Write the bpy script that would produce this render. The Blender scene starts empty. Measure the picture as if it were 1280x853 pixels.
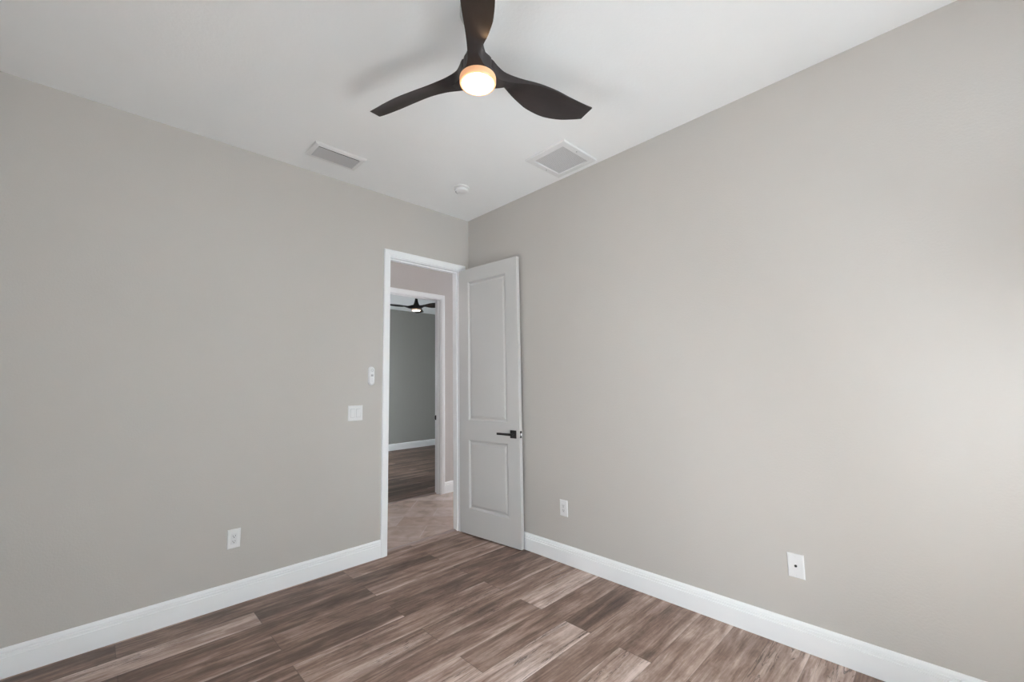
import bpy, bmesh, math, random
from mathutils import Vector, Matrix

S = bpy.context.scene
COL = S.collection

# ------------------------------------------------------------------ camera
CAM = Vector((-2.6635, -3.3310, 1.3771))
YAW, PITCH, ROLL = 0.79522, 0.100075, -0.017472
fw = Vector((math.cos(PITCH) * math.cos(YAW), math.cos(PITCH) * math.sin(YAW), math.sin(PITCH)))
rt = Vector((math.sin(YAW), -math.cos(YAW), 0))
up = rt.cross(fw)
c_, s_ = math.cos(ROLL), math.sin(ROLL)
rt2, up2 = rt * c_ + up * s_, up * c_ - rt * s_
cam_d = bpy.data.cameras.new('camera')
cam_d.sensor_fit = 'HORIZONTAL'
cam_d.sensor_width = 36
cam_d.lens = 36 * 532.30 / 1280
cam_d.clip_start = .02
cam = bpy.data.objects.new('camera', cam_d)
COL.objects.link(cam)
M = Matrix.Identity(4)
for i in range(3):
    M[i][0], M[i][1], M[i][2], M[i][3] = rt2[i], up2[i], -fw[i], CAM[i]
cam.matrix_world = M
S.camera = cam

# ------------------------------------------------------------------ light
S.view_settings.view_transform = 'Standard'
S.view_settings.look = 'None'
S.view_settings.gamma = 1
S.view_settings.use_curve_mapping = False
S.view_settings.exposure = 0.12
S.cycles.use_denoising = True
S.cycles.diffuse_bounces = 8
S.cycles.max_bounces = 14

SKY_STRENGTH = 2.2
SUN_STRENGTH = 850
REAR_WINDOW_WATTS = 31
CORNER_FILL_WATTS = 8.5
HIGH_FILL_WATTS = 12
SIDE_FILL_WATTS = 24
HALL_WATTS = 40.0
FAR_ROOM_WATTS = 85
FAN_EMIT = 14.0
FAN_WATTS = 2.4

w = bpy.data.worlds.new('sky')
S.world = w
w.use_nodes = True
bg = w.node_tree.nodes['Background']
bg.inputs[0].default_value = (.80, .90, 1.0, 1)
bg.inputs[1].default_value = SKY_STRENGTH


def area_light(name, loc, direction, sx, sy, watts, color):
    d = bpy.data.lights.new(name, 'AREA')
    d.shape = 'RECTANGLE'
    d.size, d.size_y = sx, sy
    d.energy = watts
    d.color = color
    o = bpy.data.objects.new(name, d)
    COL.objects.link(o)
    o.location = loc
    o.rotation_euler = Vector(direction).to_track_quat('-Z', 'Y').to_euler()
    return o


sun_d = bpy.data.lights.new('sun', 'SUN')
sun_d.energy = SUN_STRENGTH
sun_d.angle = math.radians(.6)
sun_d.color = (.80, .925, 1.0)
sun = bpy.data.objects.new('sun', sun_d)
COL.objects.link(sun)
sun.rotation_euler = Vector((-.40, 1.0, -1.0)).to_track_quat('-Z', 'Y').to_euler()

H = 3.05
X0, Y0 = -3.16, -4.05          # extents of the bedroom, its far corner is the origin
# windows outside the frame: a low rear one; side, corner and high ones added as fill
WIN = (-2.90, -1.90, .50, 1.50)     # added, side wall: y0 y1 z0 z1
RWIN = (-2.05, -1.20, .08, .96)     # rear wall: x0 x1 z0 z1
NWIN = (-1.00, -.12, .84, 1.75)    # rear wall, near the right corner, added as fill
TWIN = (-3.00, -.12, 2.08, 2.92)    # rear wall, high, added as fill
DAY = (.88, .94, 1.0)
for nm, d_, wq in (('low', RWIN, REAR_WINDOW_WATTS), ('corner', NWIN, CORNER_FILL_WATTS), ('high', TWIN, HIGH_FILL_WATTS)):
    area_light('rear_wall_light_' + nm, ((d_[0] + d_[1]) / 2, Y0 - .10, (d_[2] + d_[3]) / 2), (0, 1, 0),
               d_[1] - d_[0] - .1, d_[3] - d_[2] - .1, wq, DAY)  # low one is daylight; corner and high are added to brighten the room
area_light('side_fill_light', (X0 - .10, (WIN[0] + WIN[1]) / 2, (WIN[2] + WIN[3]) / 2), (1, 0, 0),
           WIN[1] - WIN[0] - .1, WIN[3] - WIN[2] - .1, SIDE_FILL_WATTS, DAY)  # added fill through an added window, brightens the right wall
area_light('hall_ceiling_fill', (-.9, .70, 3.03), (0, 0, -1), .35, .35, HALL_WATTS * .12, (1.0, .93, .92))  # added unseen fill to brighten the hall
area_light('far_room_daylight', (-.66, 4.0, 1.3), (1, .15, -.45), 1.1, 1.1, FAR_ROOM_WATTS, (.86, .94, 1.0))
area_light('hall_daylight', (3.30, .70, 1.3), (-1, 0, 0), 1.0, 2.2, HALL_WATTS * 1.0, (.93, .97, 1.0))


# ------------------------------------------------------------------ helpers
def srgb(r, g, b):
    f = lambda v: (v / 255 / 12.92) if v <= 10 else ((v / 255 + .055) / 1.055) ** 2.4
    return (f(r), f(g), f(b), 1)


def new_mat(name):
    m = bpy.data.materials.new(name)
    m.use_nodes = True
    nt = m.node_tree
    b = nt.nodes['Principled BSDF']
    return m, nt, b


def N(nt, kind, **kw):
    n = nt.nodes.new(kind)
    for k, v in kw.items():
        setattr(n, k, v)
    return n


def math_node(nt, op, a, b=None, c=None, clamp=False):
    n = nt.nodes.new('ShaderNodeMath')
    n.operation = op
    n.use_clamp = clamp
    for i, v in enumerate((a, b, c)):
        if v is None:
            continue
        if isinstance(v, (int, float)):
            n.inputs[i].default_value = v
        else:
            nt.links.new(v, n.inputs[i])
    return n.outputs[0]


def plain(name, col, rough=.5, spec=.5, metal=0, bump=None, var=.03):
    """Procedural paint / plastic / metal: faint noise in tone and an optional fine bump."""
    m, nt, b = new_mat(name)
    tc = N(nt, 'ShaderNodeTexCoord')
    nz = N(nt, 'ShaderNodeTexNoise')
    nz.inputs['Scale'].default_value = 6
    nz.inputs['Detail'].default_value = 3
    nt.links.new(tc.outputs['Object'], nz.inputs['Vector'])
    mr = N(nt, 'ShaderNodeMapRange')
    mr.inputs[3].default_value = 1 - var
    mr.inputs[4].default_value = 1 + var
    nt.links.new(nz.outputs[0], mr.inputs[0])
    mx = N(nt, 'ShaderNodeVectorMath', operation='SCALE')
    mx.inputs[0].default_value = col[:3]
    nt.links.new(mr.outputs[0], mx.inputs['Scale'])
    nt.links.new(mx.outputs[0], b.inputs['Base Color'])
    b.inputs['Roughness'].default_value = rough
    b.inputs['Specular IOR Level'].default_value = spec
    b.inputs['Metallic'].default_value = metal
    if bump:
        scale, strength = bump
        n2 = N(nt, 'ShaderNodeTexNoise')
        n2.inputs['Scale'].default_value = scale
        n2.inputs['Detail'].default_value = 2
        nt.links.new(tc.outputs['Object'], n2.inputs['Vector'])
        bp = N(nt, 'ShaderNodeBump')
        bp.inputs['Strength'].default_value = strength
        bp.inputs['Distance'].default_value = .004
        nt.links.new(n2.outputs[0], bp.inputs['Height'])
        nt.links.new(bp.outputs[0], b.inputs['Normal'])
    return m


def mesh_obj(name, bm, mat, parent=None, smooth=None, kind=None):
    me = bpy.data.meshes.new(name)
    bmesh.ops.recalc_face_normals(bm, faces=bm.faces)
    bm.to_mesh(me)
    bm.free()
    if mat:
        me.materials.append(mat)
    if smooth is not None:
        me.polygons.foreach_set('use_smooth', [True] * len(me.polygons))
        me.set_sharp_from_angle(angle=math.radians(smooth))
    o = bpy.data.objects.new(name, me)
    COL.objects.link(o)
    if parent:
        o.parent = parent
    if kind:
        o['kind'] = kind
    return o


def box(bm, x0, x1, y0, y1, z0, z1, bevel=0):
    xs, ys, zs = sorted((x0, x1)), sorted((y0, y1)), sorted((z0, z1))
    v = [bm.verts.new((xs[i], ys[j], zs[k])) for i in (0, 1) for j in (0, 1) for k in (0, 1)]
    fs = [bm.faces.new([v[i] for i in q]) for q in
          ((0, 1, 3, 2), (4, 6, 7, 5), (0, 4, 5, 1), (2, 3, 7, 6), (0, 2, 6, 4), (1, 5, 7, 3))]
    if bevel:
        es = list({e for f in fs for e in f.edges})
        bmesh.ops.bevel(bm, geom=es, offset=bevel, segments=2, profile=.6, affect='EDGES')
    return bm


def lathe(bm, prof, seg=48, M=None):
    """prof: list of (radius, z)"""
    rings = []
    for r, z in prof:
        if r < 1e-6:
            rings.append([bm.verts.new((0, 0, z))])
        else:
            rings.append([bm.verts.new((r * math.cos(2 * math.pi * i / seg), r * math.sin(2 * math.pi * i / seg), z))
                          for i in range(seg)])
    for a, b in zip(rings, rings[1:]):
        for i in range(seg):
            j = (i + 1) % seg
            if len(a) == 1 and len(b) == 1:
                continue
            if len(a) == 1:
                bm.faces.new((a[0], b[i], b[j]))
            elif len(b) == 1:
                bm.faces.new((a[i], a[j], b[0]))
            else:
                bm.faces.new((a[i], a[j], b[j], b[i]))
    if M is not None:
        bmesh.ops.transform(bm, matrix=M, verts=list({v for rg in rings for v in rg}))
    return bm


def sweep(bm, path, prof, place):
    """Mitred sweep in a plane. path: 2D points; prof: closed (offset to the left of the path, depth); place: (a, b, d) -> xyz"""
    n = len(path)
    P = [Vector(q) for q in path]
    rows = []
    for i in range(n):
        d0 = (P[i] - P[i - 1]).normalized() if i else None
        d1 = (P[i + 1] - P[i]).normalized() if i < n - 1 else None
        if d0 is None:
            off = Vector((-d1.y, d1.x))
        elif d1 is None:
            off = Vector((-d0.y, d0.x))
        else:
            n0, n1 = Vector((-d0.y, d0.x)), Vector((-d1.y, d1.x))
            off = (n0 + n1) / (1 + n0.dot(n1))
        rows.append([bm.verts.new(place(*(P[i] + off * o), d)) for o, d in prof])
    k = len(prof)
    for a, b in zip(rows, rows[1:]):
        for i in range(k):
            j = (i + 1) % k
            bm.faces.new((a[i], a[j], b[j], b[i]))
    bm.faces.new(rows[0])
    bm.faces.new(list(reversed(rows[-1])))
    return bm


def empty(name, loc, rz=0):
    o = bpy.data.objects.new(name, None)
    COL.objects.link(o)
    o.location = loc
    o.rotation_euler = (0, 0, rz)
    o.empty_display_size = .05
    return o


def tag(o, label, cat=None, group=None, kind=None):
    o['label'] = label
    if cat:
        o['category'] = cat
    if group:
        o['group'] = group
    if kind:
        o['kind'] = kind
    return o


def copy_tree(o, parent=None):
    c = o.copy()
    COL.objects.link(c)
    if parent:
        c.parent = parent
    for ch in list(o.children):
        copy_tree(ch, c)
    return c


# ------------------------------------------------------------------ materials
WALL = plain('greige_wall_paint', srgb(194, 190, 186), .75, .25, bump=(95, .22), var=.012)
HALLWALL = plain('hall_wall_paint', srgb(196, 190, 188), .75, .25, bump=(95, .22), var=.012)
FARWALL = plain('far_room_wall_paint', srgb(164, 163, 159), .75, .25, bump=(95, .22), var=.012)
CEIL = plain('white_ceiling_paint', srgb(246, 247, 248), .85, .2, bump=(70, .20), var=.01)
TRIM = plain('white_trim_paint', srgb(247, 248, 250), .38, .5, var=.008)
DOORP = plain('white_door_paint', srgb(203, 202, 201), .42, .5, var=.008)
PLASTIC = plain('white_plastic', srgb(232, 232, 233), .35, .5, var=.005)
PLASTIC2 = plain('white_plastic_insert', srgb(224, 224, 226), .3, .5, var=.005)
SLOT = plain('slot_dark', srgb(70, 70, 74), .5, .3)
BLACK = plain('matte_black_metal', srgb(34, 32, 32), .38, .5, metal=.2)
STEEL = plain('brushed_steel', srgb(180, 180, 182), .3, .5, metal=.9)
VENTW = plain('white_enamel', srgb(230, 230, 231), .5, .4, var=.006)
LOUV = plain('louvre_enamel', srgb(184, 184, 186), .5, .4, var=.006)
DARK_BACKING = plain('dark_backing', srgb(62, 62, 64), .8, .2)
CANOPY = plain('satin_white_canopy', srgb(196, 196, 196), .4, .4)
ROD = plain('bronze_rod', srgb(48, 40, 37), .4, .5, metal=.3)
REDUCER = plain('reducer_strip', srgb(150, 132, 126), .4, .4, var=.08)


def blade_material():
    m, nt, b = new_mat('espresso_blade')
    tc = N(nt, 'ShaderNodeTexCoord')
    mp = N(nt, 'ShaderNodeMapping')
    mp.inputs['Scale'].default_value = (3, 60, 40)
    nz = N(nt, 'ShaderNodeTexNoise')
    nz.inputs['Scale'].default_value = 1
    nz.inputs['Detail'].default_value = 4
    nt.links.new(tc.outputs['Object'], mp.inputs[0])
    nt.links.new(mp.outputs[0], nz.inputs['Vector'])
    cr = N(nt, 'ShaderNodeValToRGB')
    cr.color_ramp.elements[0].color = srgb(29, 25, 25)
    cr.color_ramp.elements[1].color = srgb(43, 37, 37)
    nt.links.new(nz.outputs[0], cr.inputs[0])
    nt.links.new(cr.outputs[0], b.inputs['Base Color'])
    b.inputs['Roughness'].default_value = .5
    b.inputs['Specular IOR Level'].default_value = .32
    return m


BLADE = blade_material()


def emitter(name, col, strength):
    m, nt, b = new_mat(name)
    b.inputs['Base Color'].default_value = (.9, .9, .9, 1)
    b.inputs['Emission Color'].default_value = col
    b.inputs['Emission Strength'].default_value = strength
    b.inputs['Roughness'].default_value = .4
    # a hot centre and a slightly dimmer rim, as a frosted lens has
    lw = N(nt, 'ShaderNodeTexNoise')
    lw.inputs['Scale'].default_value = 4
    mr = N(nt, 'ShaderNodeMapRange')
    mr.inputs[3].default_value = strength * .97
    mr.inputs[4].default_value = strength * 1.03
    nt.links.new(lw.outputs[0], mr.inputs[0])
    nt.links.new(mr.outputs[0], b.inputs['Emission Strength'])
    return m


LENS = emitter('lit_frosted_lens', (1, .86, .68, 1), FAN_EMIT)
LENS_FAR = emitter('lit_frosted_lens_far_room', (1, .96, .92, 1), 5.0)
GLOW = emitter('lit_lens_side', (1, .42, .14, 1), .40)
GLOW_FAR = emitter('lit_lens_side_far_room', (1, .85, .78, 1), .12)
for m in (GLOW, GLOW_FAR):
    m.node_tree.nodes['Principled BSDF'].inputs['Base Color'].default_value = srgb(206, 170, 140)


def wood_floor_material():
    m, nt, b = new_mat('vinyl_wood_planks')
    L = nt.links.new
    uv = N(nt, 'ShaderNodeUVMap')
    uv.uv_map = 'plank_uv'
    sp = N(nt, 'ShaderNodeSeparateXYZ')
    L(uv.outputs[0], sp.inputs[0])
    u, v = sp.outputs[0], sp.outputs[1]
    at = N(nt, 'ShaderNodeAttribute')
    at.attribute_name = 'plank'
    sc = N(nt, 'ShaderNodeSeparateColor')
    L(at.outputs['Color'], sc.inputs[0])
    tone, seed, rough_ = sc.outputs[0], sc.outputs[1], sc.outputs[2]
    sd = math_node(nt, 'MULTIPLY', seed, 60)

    def noise(su, sv, detail, dist=0.0, rough=.55, off=0.0):
        cb = N(nt, 'ShaderNodeCombineXYZ')
        L(math_node(nt, 'MULTIPLY', u, su), cb.inputs[0])
        L(math_node(nt, 'MULTIPLY', v, sv), cb.inputs[1])
        L(math_node(nt, 'ADD', sd, off), cb.inputs[2])
        n = N(nt, 'ShaderNodeTexNoise')
        n.inputs['Scale'].default_value = 1
        n.inputs['Detail'].default_value = detail
        n.inputs['Roughness'].default_value = rough
        n.inputs['Distortion'].default_value = dist
        L(cb.outputs[0], n.inputs['Vector'])
        return n.outputs[0]

    band = noise(1.3, 12, 3, 1.1)
    mid = noise(3.0, 38, 4, 1.4, off=7.3)
    fine = noise(9, 170, 3, .3, off=3.1)
    speck = noise(42, 95, 2, 0, off=9.9)
    blotch = noise(3.6, 7, 4, .8, .6, off=15.7)
    val = math_node(nt, 'MULTIPLY_ADD', math_node(nt, 'SUBTRACT', band, .5), .95, tone)
    val = math_node(nt, 'MULTIPLY_ADD', math_node(nt, 'SUBTRACT', blotch, .5), .62, val)
    val = math_node(nt, 'MULTIPLY_ADD', math_node(nt, 'SUBTRACT', mid, .5), .55, val)
    val = math_node(nt, 'MULTIPLY_ADD', math_node(nt, 'SUBTRACT', fine, .5), .30, val)
    val = math_node(nt, 'MULTIPLY_ADD', math_node(nt, 'SUBTRACT', speck, .5), .16, val)
    # pale sapwood streak along the lower edge of some planks
    e1 = N(nt, 'ShaderNodeMapRange', interpolation_type='SMOOTHSTEP')
    e1.inputs[1].default_value, e1.inputs[2].default_value = .034, .006
    wob = math_node(nt, 'MULTIPLY_ADD', math_node(nt, 'SUBTRACT', noise(2.2, 3, 2, 0, off=5.5), .5), .06, v)
    L(wob, e1.inputs[0])
    sfr = math_node(nt, 'FRACT', math_node(nt, 'MULTIPLY', seed, 7.31))
    val = math_node(nt, 'MULTIPLY_ADD', math_node(nt, 'MULTIPLY', e1.outputs[0], sfr), .42, val)
    cr = N(nt, 'ShaderNodeValToRGB')
    els = cr.color_ramp.elements
    els[0].position, els[0].color = .02, srgb(78, 60, 53)
    els[1].position, els[1].color = .98, srgb(228, 211, 204)
    for p, c in ((.25, (108, 87, 77)), (.45, (142, 118, 106)), (.62, (170, 147, 135)), (.80, (201, 181, 172))):
        e = els.new(p)
        e.color = srgb(*c)
    L(val, cr.inputs[0])
    # ragged dark splits, mostly on the pale planks
    ck = noise(1.7, 22, 5, 1.8, .6, off=2.2)
    ckl = math_node(nt, 'ABSOLUTE', math_node(nt, 'SUBTRACT', ck, .5))
    k1 = N(nt, 'ShaderNodeMapRange', interpolation_type='SMOOTHSTEP')
    k1.inputs[1].default_value, k1.inputs[2].default_value = .026, .005
    L(ckl, k1.inputs[0])
    k2 = N(nt, 'ShaderNodeMapRange', interpolation_type='SMOOTHSTEP')
    k2.inputs[1].default_value, k2.inputs[2].default_value = .47, .56
    L(noise(2.4, 11, 2, 0, off=12.1), k2.inputs[0])
    crack = math_node(nt, 'MULTIPLY', math_node(nt, 'MULTIPLY', k1.outputs[0], k2.outputs[0]), rough_)
    # the v groove round each plank, its shade darkened into the colour
    vg = N(nt, 'ShaderNodeMapRange')
    vg.inputs[1].default_value, vg.inputs[2].default_value = .0022, .0006
    L(math_node(nt, 'MINIMUM', v, math_node(nt, 'SUBTRACT', .18, v)), vg.inputs[0])
    ug = N(nt, 'ShaderNodeMapRange')
    ug.inputs[1].default_value, ug.inputs[2].default_value = .003, .001
    L(math_node(nt, 'MINIMUM', u, math_node(nt, 'SUBTRACT', 1.25, u)), ug.inputs[0])
    gap = math_node(nt, 'MAXIMUM', vg.outputs[0], ug.outputs[0])
    dk = math_node(nt, 'MAXIMUM', math_node(nt, 'MULTIPLY', crack, .75), math_node(nt, 'MULTIPLY', gap, .45))
    mx = N(nt, 'ShaderNodeMix', data_type='RGBA')
    L(dk, mx.inputs[0])
    L(cr.outputs[0], mx.inputs[6])
    mx.inputs[7].default_value = srgb(58, 46, 43)
    L(mx.outputs[2], b.inputs['Base Color'])
    b.inputs['Roughness'].default_value = .46
    b.inputs['Specular IOR Level'].default_value = .4
    bp = N(nt, 'ShaderNodeBump')
    bp.inputs['Strength'].default_value = .25
    bp.inputs['Distance'].default_value = .0015
    L(math_node(nt, 'SUBTRACT', math_node(nt, 'MULTIPLY', fine, .5), dk), bp.inputs['Height'])
    L(bp.outputs[0], b.inputs['Normal'])
    return m


WOOD = wood_floor_material()


def tile_material():
    m, nt, b = new_mat('travertine_tile')
    L = nt.links.new
    tc = N(nt, 'ShaderNodeTexCoord')
    mp = N(nt, 'ShaderNodeMapping')
    mp.inputs['Rotation'].default_value = (0, 0, math.radians(45))
    mp.inputs['Location'].default_value = (.13, .21, 0)
    L(tc.outputs['Object'], mp.inputs[0])
    br = N(nt, 'ShaderNodeTexBrick')
    br.offset = .5
    br.inputs['Scale'].default_value = 1
    br.inputs['Brick Width'].default_value = .62
    br.inputs['Row Height'].default_value = .31
    br.inputs['Mortar Size'].default_value = .004
    br.inputs['Color1'].default_value = srgb(166, 144, 134)
    br.inputs['Color2'].default_value = srgb(186, 167, 158)
    br.inputs['Mortar'].default_value = srgb(190, 172, 164)
    L(mp.outputs[0], br.inputs['Vector'])
    nz = N(nt, 'ShaderNodeTexNoise')
    nz.inputs['Scale'].default_value = 7
    nz.inputs['Detail'].default_value = 6
    nz.inputs['Distortion'].default_value = .8
    L(tc.outputs['Object'], nz.inputs['Vector'])
    mx = N(nt, 'ShaderNodeMix', data_type='RGBA', blend_type='OVERLAY')
    mx.inputs[0].default_value = .55
    L(br.outputs[0], mx.inputs[6])
    L(nz.outputs[0], mx.inputs[7])
    L(mx.outputs[2], b.inputs['Base Color'])
    b.inputs['Roughness'].default_value = .22
    bp = N(nt, 'ShaderNodeBump')
    bp.inputs['Strength'].default_value = .15
    bp.inputs['Distance'].default_value = .002
    bp.invert = True
    L(br.outputs[1], bp.inputs['Height'])
    L(bp.outputs[0], b.inputs['Normal'])
    return m


TILE = tile_material()


def grille_material():
    m, nt, b = new_mat('perforated_grille')
    L = nt.links.new
    tc = N(nt, 'ShaderNodeTexCoord')
    br = N(nt, 'ShaderNodeTexBrick')
    br.offset = 0
    br.inputs['Scale'].default_value = 1
    br.inputs['Brick Width'].default_value = .012
    br.inputs['Row Height'].default_value = .012
    br.inputs['Mortar Size'].default_value = .0025
    br.inputs['Color1'].default_value = srgb(178, 178, 180)
    br.inputs['Color2'].default_value = srgb(184, 184, 186)
    br.inputs['Mortar'].default_value = srgb(214, 214, 216)
    L(tc.outputs['Object'], br.inputs['Vector'])
    L(br.outputs[0], b.inputs['Base Color'])
    b.inputs['Roughness'].default_value = .6
    return m


GRILLE = grille_material()


def pane_material():
    m = bpy.data.materials.new('window_glass')
    m.use_nodes = True
    nt = m.node_tree
    nt.nodes.clear()
    o = N(nt, 'ShaderNodeOutputMaterial')
    t = N(nt, 'ShaderNodeBsdfTransparent')
    t.inputs[0].default_value = (.96, .98, .97, 1)
    g = N(nt, 'ShaderNodeBsdfGlossy')
    g.inputs['Roughness'].default_value = .02
    mx = N(nt, 'ShaderNodeMixShader')
    fr = N(nt, 'ShaderNodeFresnel')
    fr.inputs[0].default_value = 1.3
    nt.links.new(fr.outputs[0], mx.inputs[0])
    nt.links.new(t.outputs[0], mx.inputs[1])
    nt.links.new(g.outputs[0], mx.inputs[2])
    nt.links.new(mx.outputs[0], o.inputs[0])
    return m


PANE = pane_material()

# ------------------------------------------------------------------ shell
T = .115                        # partition thickness
HY0, HY1 = T, 1.29              # hall
RY0, RY1 = 1.29 + T, 5.11       # far bedroom
RX0, RX1 = -.55, 3.25
HX0, HX1 = -3.0, 3.25
D1 = (-.868, -.115, 2.500)      # first doorway: jamb faces, head height
D2 = (-.212, .550, 2.497)       # doorway across the hall


def struct(name, bm, mat, label=None, smooth=None):
    o = mesh_obj(name, bm, mat, smooth=smooth, kind='structure')
    if label:
        o['label'] = label
    return o


bm = bmesh.new()
J = .019
box(bm, X0 - .15, D1[0] - J, 0, T, 0, H)
box(bm, D1[1] + J, HX1 + 2.5, 0, T, 0, H)  # extended past the hall's open end to block the sun there
box(bm, D1[0] - J, D1[1] + J, 0, T, D1[2] + J, H)
struct('wall_left', bm, WALL, 'greige wall with the doorway, switches and ceiling register above it')
bm = bmesh.new()
box(bm, 0, T, Y0 - .15, 0, 0, H)
struct('wall_right', bm, WALL, 'long bare greige wall behind the open white door')
bm = bmesh.new()
def wall_with_holes(bm, a0, a1, z0, z1, holes, put):
    """split a rectangle round its holes; put(a0, a1, z0, z1) adds one box"""
    aa = sorted({a0, a1, *[v for h in holes for v in h[:2]]})
    zz = sorted({z0, z1, *[v for h in holes for v in h[2:]]})
    for p, q in zip(aa, aa[1:]):
        for r, t in zip(zz, zz[1:]):
            if not any(h[0] <= p and q <= h[1] and h[2] <= r and t <= h[3] for h in holes):
                put(p, q, r, t)


wall_with_holes(bm, X0 - .15, 0, 0, H, (RWIN, NWIN, TWIN), lambda p, q, r, t: box(bm, p, q, Y0 - .15, Y0, r, t))
struct('wall_rear', bm, WALL, 'greige window wall behind the viewpoint')
bm = bmesh.new()
box(bm, X0 - .15, X0, Y0, WIN[0], 0, H)
box(bm, X0 - .15, X0, WIN[1], 0, 0, H)
box(bm, X0 - .15, X0, WIN[0], WIN[1], 0, WIN[2])
box(bm, X0 - .15, X0, WIN[0], WIN[1], WIN[3], H)
struct('wall_side', bm, WALL, 'greige wall at the near left of the viewpoint')
bm = bmesh.new()
box(bm, X0 - .15, T, Y0 - .15, T * .5, H, H + .12)
struct('ceiling', bm, CEIL, 'white bedroom ceiling with the fan')

bm = bmesh.new()
box(bm, X0 - 1.5, T + .8, Y0 - 2.35, Y0 - .15, H - .02, H + .10)  # added out of view to keep sun out of the higher rear windows
struct('sun_block_slab', bm, CEIL, 'added white slab blocking sun from the upper rear windows')

# far side of the hall, with its own doorway
bm = bmesh.new()
box(bm, HX0, D2[0] - J, HY1, RY0, 0, H)
box(bm, D2[1] + J, HX1, HY1, RY0, 0, H)
box(bm, D2[0] - J, D2[1] + J, HY1, RY0, D2[2] + J, H)
ob = struct('wall_hall', bm, HALLWALL, 'hall wall around the second doorway')
bm = bmesh.new()
box(bm, HX0 - T, HX0, HY0, HY1, 0, H)
struct('wall_hall_start', bm, HALLWALL)
bm = bmesh.new()
box(bm, HX0 - .15, HX1 + T, T * .5, RY0 - T * .5, H, H + .12)
struct('ceiling_hall', bm, CEIL)
# far bedroom
bm = bmesh.new()
FW = (3.40, 4.60, .70, 1.90)
box(bm, RX0 - T, RX1 + T, RY1, RY1 + T, 0, H)
struct('wall_far', bm, FARWALL, 'grey back wall of the bedroom across the hall')
bm = bmesh.new()
wall_with_holes(bm, RY0, RY1, 0, H, (FW,), lambda p, q, r, t: box(bm, RX0 - T, RX0, p, q, r, t))
struct('wall_far_left', bm, FARWALL)
bm = bmesh.new()
box(bm, RX1, RX1 + T, RY0, RY1, 0, H)
struct('wall_far_right', bm, FARWALL)
bm = bmesh.new()
box(bm, RX0 - T, RX1 + T, RY0 - T * .5, RY1 + T, H, H + .12)
struct('ceiling_far', bm, CEIL)


# floors -------------------------------------------------------------
ROW, LEN = .18, 1.25
# tones read off the photograph: (row, x of the plank's left end) -> tone, split amount
TONES = {
    (0, -1): (.42, .1), (0, -2): (.34, .1), (0, -3): (.30, .1),
    (1, 0): (.42, .1), (1, -1): (.26, .1), (1, -2): (.68, .9), (1, -3): (.5, .2),
    (2, -1): (.44, .2), (2, -2): (.30, .1), (2, -3): (.35, .3),
    (3, 0): (.30, .1), (3, -1): (.46, .2), (3, -2): (.42, .3), (3, -3): (.3, .2),
    (4, -1): (.30, .4), (4, -2): (.34, .2), (4, -3): (.36, .2),
    (5, 0): (.40, .2), (5, -1): (.50, .7), (5, -2): (.24, .1),
    (6, -1): (.46, .9), (6, -2): (.52, .9), (6, -3): (.4, .3),
    (7, 0): (.70, .8), (7, -1): (.40, .1), (7, -2): (.42, .1),
    (8, -1): (.44, .2), (8, -2): (.66, .8),
    (9, 0): (.30, .3), (9, -1): (.70, 1.), (9, -2): (.6, 1.),
    (10, -1): (.46, .1), (10, -2): (.5, .1),
    (11, 0): (.42, .2), (11, -1): (.70, .8),
    (12, -1): (.50, .2), (12, -2): (.6, .2),
    (13, 0): (.52, .2), (13, -1): (.40, .2),
    (14, -1): (.56, .9),
    (15, 0): (.66, .9), (15, -1): (.5, .2),
    (16, -1): (.36, .2),
}


def plank_floor(name, x0, x1, y0, y1, rnd, tones, first_row_y, parity, label, span=(.28, .62)):
    bm = bmesh.new()
    uvl = bm.loops.layers.uv.new('plank_uv')
    ca = bm.loops.layers.float_color.new('plank')
    k = -int(math.ceil((y1 - first_row_y) / ROW)) if y1 > first_row_y else 0
    while first_row_y - ROW * k > y0:
        ya, yb = first_row_y - ROW * k, first_row_y - ROW * (k + 1)
        ta, tb = min(ya, y1), max(yb, y0)
        half = 0 if (k + parity) % 2 == 0 else LEN / 2
        n = math.floor((x0 - half) / LEN)
        while n * LEN + half < x1:
            xa, xb = n * LEN + half, (n + 1) * LEN + half
            pa, pb = max(xa, x0), min(xb, x1)
            if pb - pa > 1e-4 and ta - tb > 1e-4:
                # for offset rows piece 0 is the one against the right wall
                key = (k, n if half == 0 else n + 1)
                tone, split = tones.get(key, (rnd.uniform(*span), rnd.uniform(0, .6)))
                seed = rnd.random()
                f = bm.faces.new([bm.verts.new((x, y, 0)) for x, y in ((pa, tb), (pb, tb), (pb, ta), (pa, ta))])
                for lp in f.loops:
                    lp[uvl].uv = (lp.vert.co.x - xa, lp.vert.co.y - yb)
                    lp[ca] = (tone, seed, split, 1)
            n += 1
        k += 1
    o = mesh_obj(name, bm, WOOD, kind='structure')
    o['label'] = label
    return o


plank_floor('floor', X0, 0, Y0, .055, random.Random(11), TONES, -.03, 0, 'brown grey wood plank bedroom floor')
plank_floor('floor_far', RX0, RX1, RY0, RY1, random.Random(5), {}, RY1, 1, 'dark wood plank floor across the hall', (.06, .32))
bm = bmesh.new()
box(bm, HX0, HX1, .10, RY0 - .03, -.05, 0)
struct('floor_hall', bm, TILE, 'beige stone tile hall floor laid diagonally')
bm = bmesh.new()
box(bm, X0 - .15, T, Y0 - .15, .10, -.06, -.004)
struct('floor_slab', bm, DARK_BACKING)
bm = bmesh.new()
box(bm, RX0 - T, RX1 + T, RY0 - .03, RY1 + T, -.06, -.004)
struct('floor_slab_far', bm, DARK_BACKING)
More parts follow.
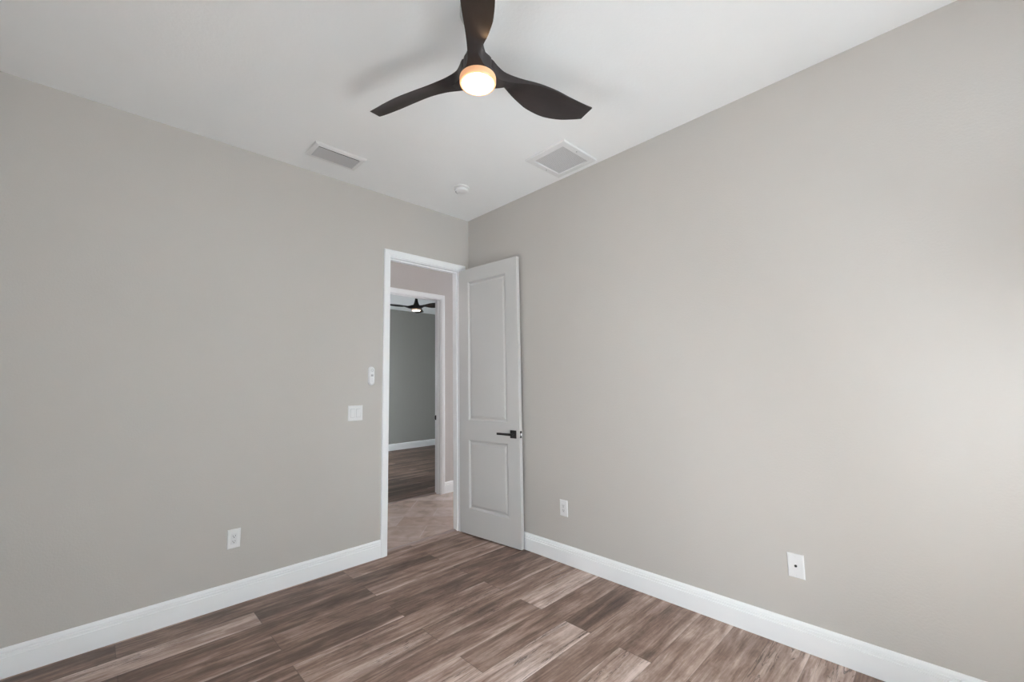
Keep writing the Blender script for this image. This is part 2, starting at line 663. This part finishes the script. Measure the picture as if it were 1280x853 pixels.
# threshold strips where wood meets tile
bm = bmesh.new()
for x0, x1, ya, yb in ((D1[0], D1[1], .045, .105),):
    prof = [(ya, -.002), (ya + .006, .004), (ya + .022, .007), (yb - .022, .007), (yb - .004, .003), (yb, -.002)]
    a = [bm.verts.new((x0, y, z)) for y, z in prof]
    b_ = [bm.verts.new((x1, y, z)) for y, z in prof]
    for i in range(len(prof)):
        j = (i + 1) % len(prof)
        bm.faces.new((a[i], a[j], b_[j], b_[i]))
    bm.faces.new(a)
    bm.faces.new(b_)
struct('trim_1', bm, REDUCER, 'low wood reducer strip across the near doorway')
bm = bmesh.new()
prof = [(RY0 - .045, -.002), (RY0 - .04, .004), (RY0 - .02, .007), (RY0 + .0, .007), (RY0 + .012, -.002)]
a = [bm.verts.new((D2[0], y, z)) for y, z in prof]
b_ = [bm.verts.new((D2[1], y, z)) for y, z in prof]
for i in range(len(prof)):
    j = (i + 1) % len(prof)
    bm.faces.new((a[i], a[j], b_[j], b_[i]))
bm.faces.new(a)
bm.faces.new(b_)
struct('trim_2', bm, REDUCER, 'wood reducer strip across the doorway beyond the hall')

# baseboards ----------------------------------------------------------
BP = [(0, .001), (.016, .001), (.016, .0955), (.0155, .0965), (.0100, .0975), (.0100, .1015), (.0145, .1030), (.0145, .1115),
      (.0140, .1125), (.0075, .1135), (.0075, .1180), (.0120, .1200), (.0115, .1270), (.0085, .1330), (.0050, .1380), (0, .1395)]


def baseboard(name, a, b, normal, label=None):
    a, b, n = Vector(a), Vector(b), Vector(normal)
    bm = bmesh.new()
    r0 = [bm.verts.new((a.x + n.x * d, a.y + n.y * d, z)) for d, z in BP]
    r1 = [bm.verts.new((b.x + n.x * d, b.y + n.y * d, z)) for d, z in BP]
    k = len(BP)
    for i in range(k):
        j = (i + 1) % k
        bm.faces.new((r0[i], r0[j], r1[j], r1[i]))
    bm.faces.new(r0)
    bm.faces.new(r1)
    return struct(name, bm, TRIM, label)


CW = .057
baseboard('baseboard_left', (X0, 0), (D1[0] - .006 - CW, 0), (0, -1), 'white moulded baseboard left of the doorway')
baseboard('baseboard_corner', (D1[1] + .006 + CW, 0), (0, 0), (0, -1))
baseboard('baseboard_right', (0, Y0), (0, 0), (-1, 0), 'white moulded baseboard along the right wall')
baseboard('baseboard_side', (X0, Y0), (X0, 0), (1, 0))
baseboard('baseboard_rear', (X0, Y0), (0, Y0), (0, 1))
baseboard('baseboard_hall', (D2[1] + .006 + CW, HY1), (HX1, HY1), (0, -1), 'short white baseboard beside the second doorway')
baseboard('baseboard_hall_left', (HX0, HY1), (D2[0] - .006 - CW, HY1), (0, -1))
baseboard('baseboard_far', (RX0, RY1), (RX1, RY1), (0, -1), 'white baseboard on the grey back wall')

# door frames ----------------------------------------------------------
CP = [(0, 0), (0, .009), (.004, .012), (.012, .0125), (.016, .015), (.030, .0165), (.046, .018), (.053, .0175), (.057, .014), (.057, 0)]


def door_frame(name, d, ya, yb, y_stop, label, front, back):
    """ya: wall face towards the viewer, yb: the other face"""
    xl, xr, zt = d
    bm = bmesh.new()
    for face, sgn, on in ((ya, -1, front), (yb, 1, back)):
        if not on:
            continue
        r = .006
        path = [(xl - r, 0), (xl - r, zt + r), (xr + r, zt + r), (xr + r, 0)]
        sweep(bm, path, CP, lambda a, z, dd, face=face, sgn=sgn: (a, face + sgn * dd, z))
    # jambs and head
    box(bm, xl - J, xl, ya, yb, 0, zt)
    box(bm, xr, xr + J, ya, yb, 0, zt)
    box(bm, xl - J, xr + J, ya, yb, zt, zt + J)
    # stops
    s0, s1 = y_stop
    box(bm, xl, xl + .011, s0, s1, 0, zt - .011)
    box(bm, xr - .011, xr, s0, s1, 0, zt - .011)
    box(bm, xl, xr, s0, s1, zt - .011, zt)
    return struct(name, bm, TRIM, label)


fr1 = door_frame('trim_3', D1, 0, T, (.040, .075), 'white casing and jamb around the near doorway', True, True)
fr2 = door_frame('trim_4', D2, HY1, RY0, (HY1 + .038, HY1 + .073), 'white casing and jamb around the doorway across the hall', True, True)
bm = bmesh.new()
box(bm, D2[1] - .0025, D2[1] + .001, RY0 - .036, RY0 - .004, .925, .985, .0008)
box(bm, D2[1] - .004, D2[1] - .002, RY0 - .006, RY0 + .002, .935, .975)
tag(mesh_obj('strike_plate', bm, BLACK, fr2), 'black strike plate on the jamb')

# rear and added windows (behind the viewpoint) and the far room's window ----------
def window(name, x0, x1, z0, z1, y, sgn, label, turn=None):
    bm = bmesh.new()
    f = .05
    ya, yb = y, y + sgn * .06
    box(bm, x0, x0 + f, ya, yb, z0, z1)
    box(bm, x1 - f, x1, ya, yb, z0, z1)
    box(bm, x0 + f, x1 - f, ya, yb, z0, z0 + f)
    box(bm, x0 + f, x1 - f, ya, yb, z1 - f, z1)
    zc = (z0 + z1) / 2
    box(bm, x0 + f, x1 - f, ya, yb, zc - .02, zc + .02)
    o = struct(name, bm, TRIM, label)
    bm = bmesh.new()
    box(bm, x0 + f, x1 - f, (ya + yb) / 2 - .002, (ya + yb) / 2 + .002, z0 + f, z1 - f)
    mesh_obj('window_pane', bm, PANE, o)
    bm = bmesh.new()
    box(bm, x0 - .04, x1 + .04, y - sgn * .05, y + sgn * .02, z0 - .025, z0, .004)
    mesh_obj('window_sill', bm, TRIM, o)
    if turn is not None:
        o.matrix_world = turn
    return o


# built facing -y at its own place, then turned a quarter onto the side wall
window('added_window_side', WIN[0], WIN[1], WIN[2], WIN[3], -.02, -1, 'added white framed window in the side wall by the viewpoint',
       Matrix(((0, 1, 0, X0), (1, 0, 0, 0), (0, 0, 1, 0), (0, 0, 0, 1))))
window('window_3', RWIN[0], RWIN[1], RWIN[2], RWIN[3], Y0 - .02, -1, 'white framed window in the wall behind the viewpoint')
window('added_window_corner', NWIN[0], NWIN[1], NWIN[2], NWIN[3], Y0 - .02, -1, 'added white framed window by the right corner behind the viewpoint')
window('added_window_high', TWIN[0], TWIN[1], TWIN[2], TWIN[3], Y0 - .02, -1, 'added high white framed window behind the viewpoint')
window('window_2', FW[0], FW[1], FW[2], FW[3], -.02, -1, 'white framed window in the bedroom across the hall',
       Matrix(((0, 1, 0, RX0), (1, 0, 0, 0), (0, 0, 1, 0), (0, 0, 0, 1))))

# ------------------------------------------------------------------ the open door
def door_leaf():
    Wd, Hd, Td, Z0 = .742, 2.484, .036, .012
    root = empty('door_1', (-.1335, -.016, 0), math.radians(-85.0))
    # local: x along the leaf from the hinge, y = 0 the face that looks at the viewer (towards -y after rotation), z up
    tag(root, 'open white two panel door with black lever handle', 'door', kind='structure')
    bm = bmesh.new()
    xs = [0, .123, .609, Wd]
    zs = [Z0, .239, .862, 1.043, 2.367, Z0 + Hd]
    for side, y in ((-1, 0.0), (1, Td)):
        grid = {}
        for i, x in enumerate(xs):
            for j, z in enumerate(zs):
                grid[i, j] = bm.verts.new((x, y, z))
        for i in range(3):
            for j in range(5):
                q = [grid[i, j], grid[i + 1, j], grid[i + 1, j + 1], grid[i, j + 1]]
                if i == 1 and j in (1, 3):
                    rings = [q]
                    for off, dep in ((.014, .0125), (.019, .0135), (.023, .0125), (.038, .0050), (.043, .0045)):
                        xa, xb, za, zb = xs[1] + off, xs[2] - off, zs[j] + off, zs[j + 1] - off
                        yy = y - side * dep
                        rings.append([bm.verts.new(p) for p in ((xa, yy, za), (xb, yy, za), (xb, yy, zb), (xa, yy, zb))])
                    for ra, rb in zip(rings, rings[1:]):
                        for t in range(4):
                            bm.faces.new((ra[t], ra[(t + 1) % 4], rb[(t + 1) % 4], rb[t]))
                    bm.faces.new(rings[-1])
                else:
                    bm.faces.new(q)
    # edges
    for (xa, za), (xb, zb) in (((0, Z0), (Wd, Z0)), ((Wd, Z0), (Wd, Z0 + Hd)), ((Wd, Z0 + Hd), (0, Z0 + Hd)), ((0, Z0 + Hd), (0, Z0))):
        bm.faces.new([bm.verts.new(p) for p in ((xa, 0, za), (xb, 0, zb), (xb, Td, zb), (xa, Td, za))])
    bmesh.ops.remove_doubles(bm, verts=bm.verts, dist=1e-5)
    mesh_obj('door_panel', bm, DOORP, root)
    # lever sets on both faces
    hx, hz = .677, .947
    for side, y in ((-1, 0.0), (1, Td)):
        bm = bmesh.new()
        box(bm, hx - .033, hx + .033, y + side * .009, y, hz - .034, hz + .034, .0022)
        ros = mesh_obj('handle_rosette', bm, BLACK, root, smooth=40)
        ros['label'] = 'square black rosette'
        bm = bmesh.new()
        lathe(bm, [(0, .0), (.0135, .0), (.0135, .010), (.0105, .013), (.0105, .042), (.0085, .046), (0, .046)], 28,
              Matrix.Translation((hx, y, hz)) @ Matrix.Rotation(math.radians(90 if side < 0 else -90), 4, 'X'))
        y0, y1 = sorted((y + side * .034, y + side * .046))
        # lever bar with a softly bent root and a squared end
        pts = [(hx + .011, .0105), (hx - .02, .0105), (hx - .06, .0098), (hx - .12, .0095), (hx - .156, .0092)]
        prev = None
        for k_, (x, hh) in enumerate(pts):
            ring = [bm.verts.new(p) for p in ((x, y0, hz - hh), (x, y1, hz - hh), (x, y1, hz + hh), (x, y0, hz + hh))]
            if prev:
                for t in range(4):
                    bm.faces.new((prev[t], prev[(t + 1) % 4], ring[(t + 1) % 4], ring[t]))
            else:
                bm.faces.new(ring)
            prev = ring
        bm.faces.new(prev)
        lev = mesh_obj('door_handle', bm, BLACK, root, smooth=40)
        lev['label'] = 'straight black lever'
    # latch plate and bolt in the free edge
    bm = bmesh.new()
    box(bm, Wd - .001, Wd + .0018, Td / 2 - .0125, Td / 2 + .0125, hz - .029, hz + .029, .0006)
    lp = mesh_obj('latch_plate', bm, BLACK, root)
    lp['label'] = 'black latch plate on the door edge'
    bm = bmesh.new()
    v = [bm.verts.new(p) for p in ((Wd + .001, Td / 2 - .007, hz - .010), (Wd + .001, Td / 2 + .008, hz - .010), (Wd + .011, Td / 2 + .008, hz - .010),
                                   (Wd + .001, Td / 2 - .007, hz + .010), (Wd + .001, Td / 2 + .008, hz + .010), (Wd + .011, Td / 2 + .008, hz + .010))]
    for q in ((0, 1, 2), (3, 5, 4), (0, 3, 4, 1), (1, 4, 5, 2), (2, 5, 3, 0)):
        bm.faces.new([v[i] for i in q])
    mesh_obj('latch_bolt', bm, STEEL, lp)
    # hinges at the hidden edge
    for hz_ in (.25, 1.25, 2.28):
        bm = bmesh.new()
        lathe(bm, [(0, -.05), (.006, -.05), (.006, .05), (0, .05)], 16, Matrix.Translation((-.006, Td + .003, hz_)))
        box(bm, -.003, .0005, .006, Td, hz_ - .045, hz_ + .045)
        mesh_obj('hinge', bm, BLACK, root, smooth=40)
    return root


door_leaf()

# ------------------------------------------------------------------ ceiling fans
def interp(tab, r):
    if r <= tab[0][0]:
        return tab[0][1]
    for (a, va), (b, vb), in zip(tab, tab[1:]):
        if r <= b:
            t = (r - a) / (b - a)
            return va + (vb - va) * t
    return tab[-1][1]


def smooth_tab(tab, r):
    """Catmull-Rom through the table"""
    xs = [a for a, _ in tab]
    ys = [b for _, b in tab]
    if r <= xs[0]:
        return ys[0]
    if r >= xs[-1]:
        return ys[-1]
    i = max(k for k in range(len(xs) - 1) if xs[k] <= r)
    def slope(k):
        if k == 0:
            return (ys[1] - ys[0]) / (xs[1] - xs[0])
        if k == len(xs) - 1:
            return (ys[-1] - ys[-2]) / (xs[-1] - xs[-2])
        return (ys[k + 1] - ys[k - 1]) / (xs[k + 1] - xs[k - 1])
    h = xs[i + 1] - xs[i]
    t = (r - xs[i]) / h
    m0, m1 = slope(i) * h, slope(i + 1) * h
    return ((2 * t ** 3 - 3 * t * t + 1) * ys[i] + (t ** 3 - 2 * t * t + t) * m0 +
            (-2 * t ** 3 + 3 * t * t) * ys[i + 1] + (t ** 3 - t * t) * m1)


# edge curves of one blade: r along the blade, t across, z up from the hub's underside
MT = [(.045, -.060), (.08, -.043), (.12, -.035), (.20, -.035), (.30, -.042), (.40, -.044), (.50, -.040), (.60, -.036), (.65, -.034)]
MZ = [(.045, .000), (.08, .000), (.12, .006), (.20, .027), (.30, .047), (.40, .052), (.50, .049), (.60, .050), (.65, .054)]
PT = [(.045, .062), (.07, .042), (.10, .026), (.15, .034), (.20, .050), (.25, .064), (.30, .076), (.40, .085), (.50, .074), (.58, .054), (.65, .037)]
PZ = [(.045, .064), (.08, .062), (.10, .058), (.15, .041), (.20, .026), (.25, .015), (.30, .008), (.40, .005), (.50, .013), (.60, .031), (.65, .040)]
RT = [(.045, .062), (.07, .041), (.105, .021), (.14, .006), (.175, -.005), (.22, -.012), (.28, -.022), (.36, -.036), (.42, -.040), (.65, -.028)]
TH = [(.045, .064), (.08, .060), (.12, .046), (.20, .026), (.30, .014), (.42, .010), (.65, .006)]


def blade_mesh():
    bm = bmesh.new()
    rows = []
    n = 56
    for i in range(n + 1):
        s = i / n
        r = .020 + (.634 - .020) * s
        mt, mz, ptt, pz, rtt, th = (smooth_tab(t, r) for t in (MT, MZ, PT, PZ, RT, TH))
        # slightly slanted tip
        k = max(0, (r - .56) / .08)
        pr = r - .012 * k * k
        te = min(.006, th * .5)
        rz = mz + (pz - mz) * max(0, (rtt - mt) / max(1e-4, ptt - mt)) * min(1, max(0, (r - .20) / .2))
        pts = []
        pts.append((r, mt, mz))
        rt_ = max(rtt, mt + .004)
        rt_ = min(rt_, ptt - .002) if ptt - mt > .01 else rt_
        pts.append((r, rt_, rz - .0005))
        for q in (.25, .5, .75):           # the broad, slightly hollow underside
            hol = .006 * math.sin(math.pi * q) * min(1, max(0, (r - .15) / .15)) * min(1, max(0, (.63 - r) / .12))
            pts.append((r + (pr - r) * q, rt_ + (ptt - rt_) * q, rz + (pz - te - rz) * q + hol))
        pts.append((pr, ptt, pz - te))
        pts.append((pr, ptt - .002, pz))
        for q in (.75, .5, .25):
            hol = .006 * math.sin(math.pi * q) * min(1, max(0, (r - .15) / .15)) * min(1, max(0, (.63 - r) / .12))
            pts.append((r + (pr - r) * q, mt + (ptt - mt) * q, mz + th + (pz - mz - th) * q + hol))
        pts.append((r, mt + .002, mz + th))
        rows.append([bm.verts.new(p) for p in pts])
    k = len(rows[0])
    for a, b in zip(rows, rows[1:]):
        for i in range(k):
            j = (i + 1) % k
            bm.faces.new((a[i], a[j], b[j], b[i]))
    bm.faces.new(rows[0])
    bm.faces.new(rows[-1])
    return bm


def make_fan(hub, phi, lens, glow, label, lamp):
    root = empty('ceiling_fan', hub, phi)
    tag(root, label, 'ceiling fan', 'dark three-blade ceiling fans')
    top = H - hub[2]
    bm = bmesh.new()
    lathe(bm, [(0, top), (.078, top), (.078, top - .030), (.072, top - .042), (.050, top - .050), (.022, top - .052), (0, top - .052)], 56)
    tag(mesh_obj('canopy', bm, CANOPY, root, smooth=40), 'pale round canopy on the ceiling')
    bm = bmesh.new()
    lathe(bm, [(0, top - .05), (.018, top - .052), (.020, top - .062), (.0125, top - .072), (.0125, .16), (0, .16)], 28)
    mesh_obj('downrod', bm, ROD, root, smooth=40)
    bm = bmesh.new()
    lathe(bm, [(0, .0), (.077, .0), (.077, .010), (.068, .030), (.060, .058), (.048, .086), (.038, .110), (.029, .145), (.022, .182), (.017, .190), (0, .190)], 56)
    mesh_obj('motor_housing', bm, BLADE, root, smooth=40)
    bl = blade_mesh()
    proto = mesh_obj('blade', bl, BLADE, root, smooth=42)
    for k in (1, 2):
        c = proto.copy()
        COL.objects.link(c)
        c.parent = root
        c.rotation_euler = (0, 0, k * 2 * math.pi / 3)
    bm = bmesh.new()
    lathe(bm, [(.0, -.001), (.0795, -.001), (.0805, -.006), (.0800, -.024), (.0785, -.0285), (.0740, -.0300), (.0705, -.0300), (.0700, -.0270), (0, -.0270)], 64)
    tag(mesh_obj('light_ring', bm, glow, root, smooth=35), 'glowing amber ring around the lens')
    bm = bmesh.new()
    lathe(bm, [(0, -.0270), (.0700, -.0270), (.0695, -.0295), (.055, -.0305), (.03, -.0310), (0, -.0312)], 56)
    tag(mesh_obj('light_lens', bm, lens, root, smooth=40), 'lit white frosted lens')
    if lamp:
        d = bpy.data.lights.new('fan_lamp', 'POINT')
        d.shadow_soft_size = .006
        d.energy = lamp
        d.color = (1, .62, .32)
        o = bpy.data.objects.new('fan_lamp', d)
        COL.objects.link(o)
        o.location = (hub[0], hub[1], hub[2] - .060)
    return root


make_fan((-1.530, -1.989, 2.721), math.radians(-13.38), LENS, GLOW,
         'dark three-blade ceiling fan with lit lamp in the near bedroom, close overhead', FAN_WATTS)
make_fan((1.38, 3.22, 2.735), math.radians(48.5), LENS_FAR, GLOW_FAR,
         'small distant dark ceiling fan with lit lamp seen through both doorways', 2.5)

# ------------------------------------------------------------------ ceiling fittings
def supply_register():
    x0, x1, y0, y1 = -1.682, -1.305, -.446, -.228
    root = empty('air_register', ((x0 + x1) / 2, (y0 + y1) / 2, H))
    tag(root, 'white rectangular ceiling air register with long louvres near the left wall', 'air vent')
    hx, hy = (x1 - x0) / 2, (y1 - y0) / 2
    ix, iy = hx - .040, hy - .034
    bm = bmesh.new()
    prof = [(0, 0), (0, .010), (.004, .012), (.028, .007), (.036, .001), (.036, 0)]
    # four mitred flange sides
    rows = []
    for o, d in prof:
        rows.append([bm.verts.new(p) for p in ((-ix - o, -iy - o, -d), (ix + o, -iy - o, -d), (ix + o, iy + o, -d), (-ix - o, iy + o, -d))])
    for a, b in zip(rows, rows[1:]):
        for i in range(4):
            bm.faces.new((a[i], a[(i + 1) % 4], b[(i + 1) % 4], b[i]))
    mesh_obj('frame', bm, VENTW, root)
    bm = bmesh.new()
    box(bm, -ix, ix, -iy, iy, -.0006, .0)  # flat dark sheet stands in for the shade inside the duct
    mesh_obj('duct_shade', bm, DARK_BACKING, root)
    n = 6
    for k in range(n):
        y = -iy + .024 + (2 * iy - .034) * k / (n - 1)
        bm = bmesh.new()
        a = math.radians(38)
        dy, dz = .0098 * math.cos(a), .0098 * math.sin(a)
        zc = -.0090
        pts = [(y - dy, zc + dz * .55), (y + dy, zc - dz * .55), (y + dy, zc - dz * .55 + .0012), (y - dy, zc + dz * .55 + .0012)]
        r0 = [bm.verts.new((-ix, p, q)) for p, q in pts]
        r1 = [bm.verts.new((ix, p, q)) for p, q in pts]
        for i in range(4):
            j = (i + 1) % 4
            bm.faces.new((r0[i], r0[j], r1[j], r1[i]))
        bm.faces.new(r0)
        bm.faces.new(r1)
        mesh_obj('louvre', bm, LOUV, root)
    return root


supply_register()


def return_grille():
    x0, x1, y0, y1 = -.447, -.045, -1.612, -1.238
    cx, cy = (x0 + x1) / 2, (y0 + y1) / 2
    root = empty('return_air_grille', (cx, cy, H))
    tag(root, 'square white return air grille with fine grey mesh near the right wall', 'air vent')
    hx, hy = (x1 - x0) / 2, (y1 - y0) / 2
    ix, iy = hx - .054, hy - .050
    bm = bmesh.new()
    rows = []
    for o, d in [(0, .001), (0, .013), (.003, .015), (.044, .012), (.050, .008), (.050, 0)]:
        rows.append([bm.verts.new(p) for p in ((-ix - o, -iy - o, -d), (ix + o, -iy - o, -d), (ix + o, iy + o, -d), (-ix - o, iy + o, -d))])
    for a, b in zip(rows, rows[1:]):
        for i in range(4):
            bm.faces.new((a[i], a[(i + 1) % 4], b[(i + 1) % 4], b[i]))
    mesh_obj('frame', bm, VENTW, root)
    bm = bmesh.new()
    box(bm, -ix, ix, -iy, iy, -.006, 0)
    tag(mesh_obj('mesh_panel', bm, GRILLE, root), 'grey perforated panel')
    for sx, sy in ((-1, 0), (1, 0)):
        bm = bmesh.new()
        lathe(bm, [(0, -.0165), (.004, -.0160), (.0055, -.0140), (.0055, -.012), (0, -.012)], 16,
              Matrix.Translation((0.02 * sx, sx * (iy + .024), 0)))
        mesh_obj('screw', bm, STEEL, root, smooth=40)
    return root


return_grille()


def smoke_alarm():
    root = empty('smoke_alarm', (-.516, -.556, H))
    tag(root, 'small round white smoke alarm on the ceiling near the corner', 'smoke alarm')
    bm = bmesh.new()
    lathe(bm, [(0, 0), (.066, 0), (.066, -.008), (.063, -.011), (0, -.011)], 48)
    mesh_obj('base_plate', bm, VENTW, root, smooth=40)
    bm = bmesh.new()
    lathe(bm, [(0, -.011), (.052, -.011), (.058, -.014), (.059, -.024), (.054, -.034), (.040, -.040), (0, -.0415)], 48)
    mesh_obj('cover', bm, PLASTIC, root, smooth=40)
    bm = bmesh.new()
    lathe(bm, [(0, -.040), (.010, -.040), (.010, -.0435), (0, -.044)], 24, Matrix.Translation((-.018, .008, 0)))
    mesh_obj('test_button', bm, PLASTIC2, root, smooth=40)
    bm = bmesh.new()
    for k in range(10):
        a = -.6 + k * .13
        lathe(bm, [(0, -.0345), (.0025, -.0345), (.0025, -.0385), (0, -.0385)], 8, Matrix.Translation((.047 * math.cos(a + 2.2), .047 * math.sin(a + 2.2), 0)))
    tag(mesh_obj('sounder_vents', bm, SLOT, root), 'dark sounder slots')
    return root


smoke_alarm()


# ------------------------------------------------------------------ wall plates  (local: x right along wall, y = out of the wall is -y, z up)
def rounded_plate(bm, w_, h_, d, top_inset=.004):
    """A plate with a sloping rim"""
    rows = []
    for ins, dep in ((0, 0), (0, d * .35), (top_inset * .5, d * .8), (top_inset, d)):
        x, z = w_ / 2 - ins, h_ / 2 - ins
        rows.append([bm.verts.new(p) for p in ((-x, -dep, -z), (x, -dep, -z), (x, -dep, z), (-x, -dep, z))])
    for a, b in zip(rows, rows[1:]):
        for i in range(4):
            bm.faces.new((a[i], a[(i + 1) % 4], b[(i + 1) % 4], b[i]))
    bm.faces.new(rows[-1])
    bm.faces.new(list(reversed(rows[0])))
    return bm


def outlet(loc, rz, label):
    root = empty('wall_outlet', loc, rz)
    tag(root, label, 'outlet', 'white duplex wall outlets')
    mesh_obj('cover_plate', rounded_plate(bmesh.new(), .0745, .1205, .006), PLASTIC, root)
    bm = bmesh.new()
    box(bm, -.0170, .0170, -.0078, -.004, -.0335, .0335, .0012)
    rec = mesh_obj('receptacle', bm, PLASTIC2, root)
    for zc in (-.0165, .0165):
        bm = bmesh.new()
        box(bm, -.0075, -.0052, -.0082, -.0070, zc - .0020, zc + .0060)
        box(bm, .0052, .0075, -.0082, -.0070, zc - .0010, zc + .0060)
        lathe(bm, [(0, 0), (.0028, 0), (.0028, .0012), (0, .0012)], 14,
              Matrix.Translation((0, -.0070, zc - .0072)) @ Matrix.Rotation(math.radians(90), 4, 'X'))
        so = mesh_obj('socket_slots', bm, SLOT, rec)
        so['label'] = 'dark slots and ground hole'
    return root


o1 = outlet((-1.956, 0, .409), 0, 'white duplex outlet low on the wall left of the doorway')
o2 = copy_tree(o1)
o2.location = (0, -1.158, .411)
o2.rotation_euler = (0, 0, math.radians(-90))
o2['label'] = 'white duplex outlet low on the wall just right of the open door'


def coax_plate():
    root = empty('cable_wall_plate', (0, -2.693, .411), math.radians(-90))
    tag(root, 'white wall plate with one small dark cable jack low on the right wall', 'wall plate')
    mesh_obj('cover_plate', rounded_plate(bmesh.new(), .0755, .1205, .006), PLASTIC, root)
    R = Matrix.Rotation(math.radians(90), 4, 'X')
    bm = bmesh.new()
    lathe(bm, [(0, .005), (.0062, .005), (.0062, .0085), (.0048, .009), (.0048, .013), (.0036, .013), (.0036, .009), (0, .009)], 24, R)
    tag(mesh_obj('cable_jack', bm, BLACK, root, smooth=40), 'dark round cable jack')
    for z in (-.045, .045):
        bm = bmesh.new()
        lathe(bm, [(0, .005), (.0030, .005), (.0030, .0064), (0, .0068)], 16, R @ Matrix.Translation((0, z, 0)))
        mesh_obj('screw', bm, PLASTIC2, root, smooth=40)
    return root


coax_plate()


def switch_plate():
    root = empty('light_switch', (-1.160, 0, 1.166))
    tag(root, 'white double rocker light switch beside the doorway', 'light switch')
    mesh_obj('cover_plate', rounded_plate(bmesh.new(), .120, .1205, .006), PLASTIC, root)
    for x in (-.0235, .0235):
        bm = bmesh.new()
        box(bm, x - .0172, x + .0172, -.0066, -.004, -.0340, .0340)
        fr = mesh_obj('rocker_frame', bm, LOUV, root)
        bm = bmesh.new()
        pts = [(-.0062, -.0322), (-.0062, .0322), (-.0110, .0322), (-.0082, 0), (-.0072, -.0322)]
        a = [bm.verts.new((x - .0158, y, z)) for y, z in pts]
        b = [bm.verts.new((x + .0158, y, z)) for y, z in pts]
        for i in range(5):
            j = (i + 1) % 5
            bm.faces.new((a[i], a[j], b[j], b[i]))
        bm.faces.new(a)
        bm.faces.new(b)
        mesh_obj('rocker', bm, PLASTIC, root)
    return root


switch_plate()


def fan_remote():
    root = empty('fan_remote', (-1.033, 0, 1.461))
    tag(root, 'slim white pill-shaped fan remote in its wall cradle above the switch', 'remote control')

    def pill(bm, hw, hh, steps, zc=0, xc=0):
        rows = []
        n = 14
        for dep, ins in steps:
            ring = []
            r = hw - ins
            st = hh - hw
            for k in range(n + 1):
                a = math.pi * k / n
                ring.append((xc + r * math.cos(a), -dep, zc + st + r * math.sin(a)))
            for k in range(n + 1):
                a = math.pi + math.pi * k / n
                ring.append((xc + r * math.cos(a), -dep, zc - st + r * math.sin(a)))
            rows.append([bm.verts.new(p) for p in ring])
        k = len(rows[0])
        for a, b in zip(rows, rows[1:]):
            for i in range(k):
                j = (i + 1) % k
                bm.faces.new((a[i], a[j], b[j], b[i]))
        bm.faces.new(rows[0])
        bm.faces.new(rows[-1])
        return bm

    mesh_obj('cradle', pill(bmesh.new(), .0270, .0770, ((0, 0), (.010, 0), (.012, .002))), PLASTIC2, root, smooth=40)
    mesh_obj('handset', pill(bmesh.new(), .0225, .0720, ((.010, 0), (.018, 0), (.021, .002), (.0222, .005))), PLASTIC, root, smooth=40)
    R = Matrix.Rotation(math.radians(90), 4, 'X')
    bm = bmesh.new()
    lathe(bm, [(.0105, .021), (.0115, .0235), (.0085, .0235), (.0075, .021)], 28, R @ Matrix.Translation((0, .046, 0)))
    tag(mesh_obj('power_button', bm, LOUV, root, smooth=40), 'round grey-rimmed button')
    bm = bmesh.new()
    box(bm, -.010, .010, -.0232, -.021, -.004, .012, .001)
    tag(mesh_obj('speed_button', bm, LOUV, root), 'square grey button')
    for z in (-.022, -.042):
        bm = bmesh.new()
        lathe(bm, [(0, .021), (.006, .021), (.006, .023), (0, .0234)], 20, R @ Matrix.Translation((0, z, 0)))
        mesh_obj('round_button', bm, PLASTIC2, root, smooth=40)
    return root


fan_remote()
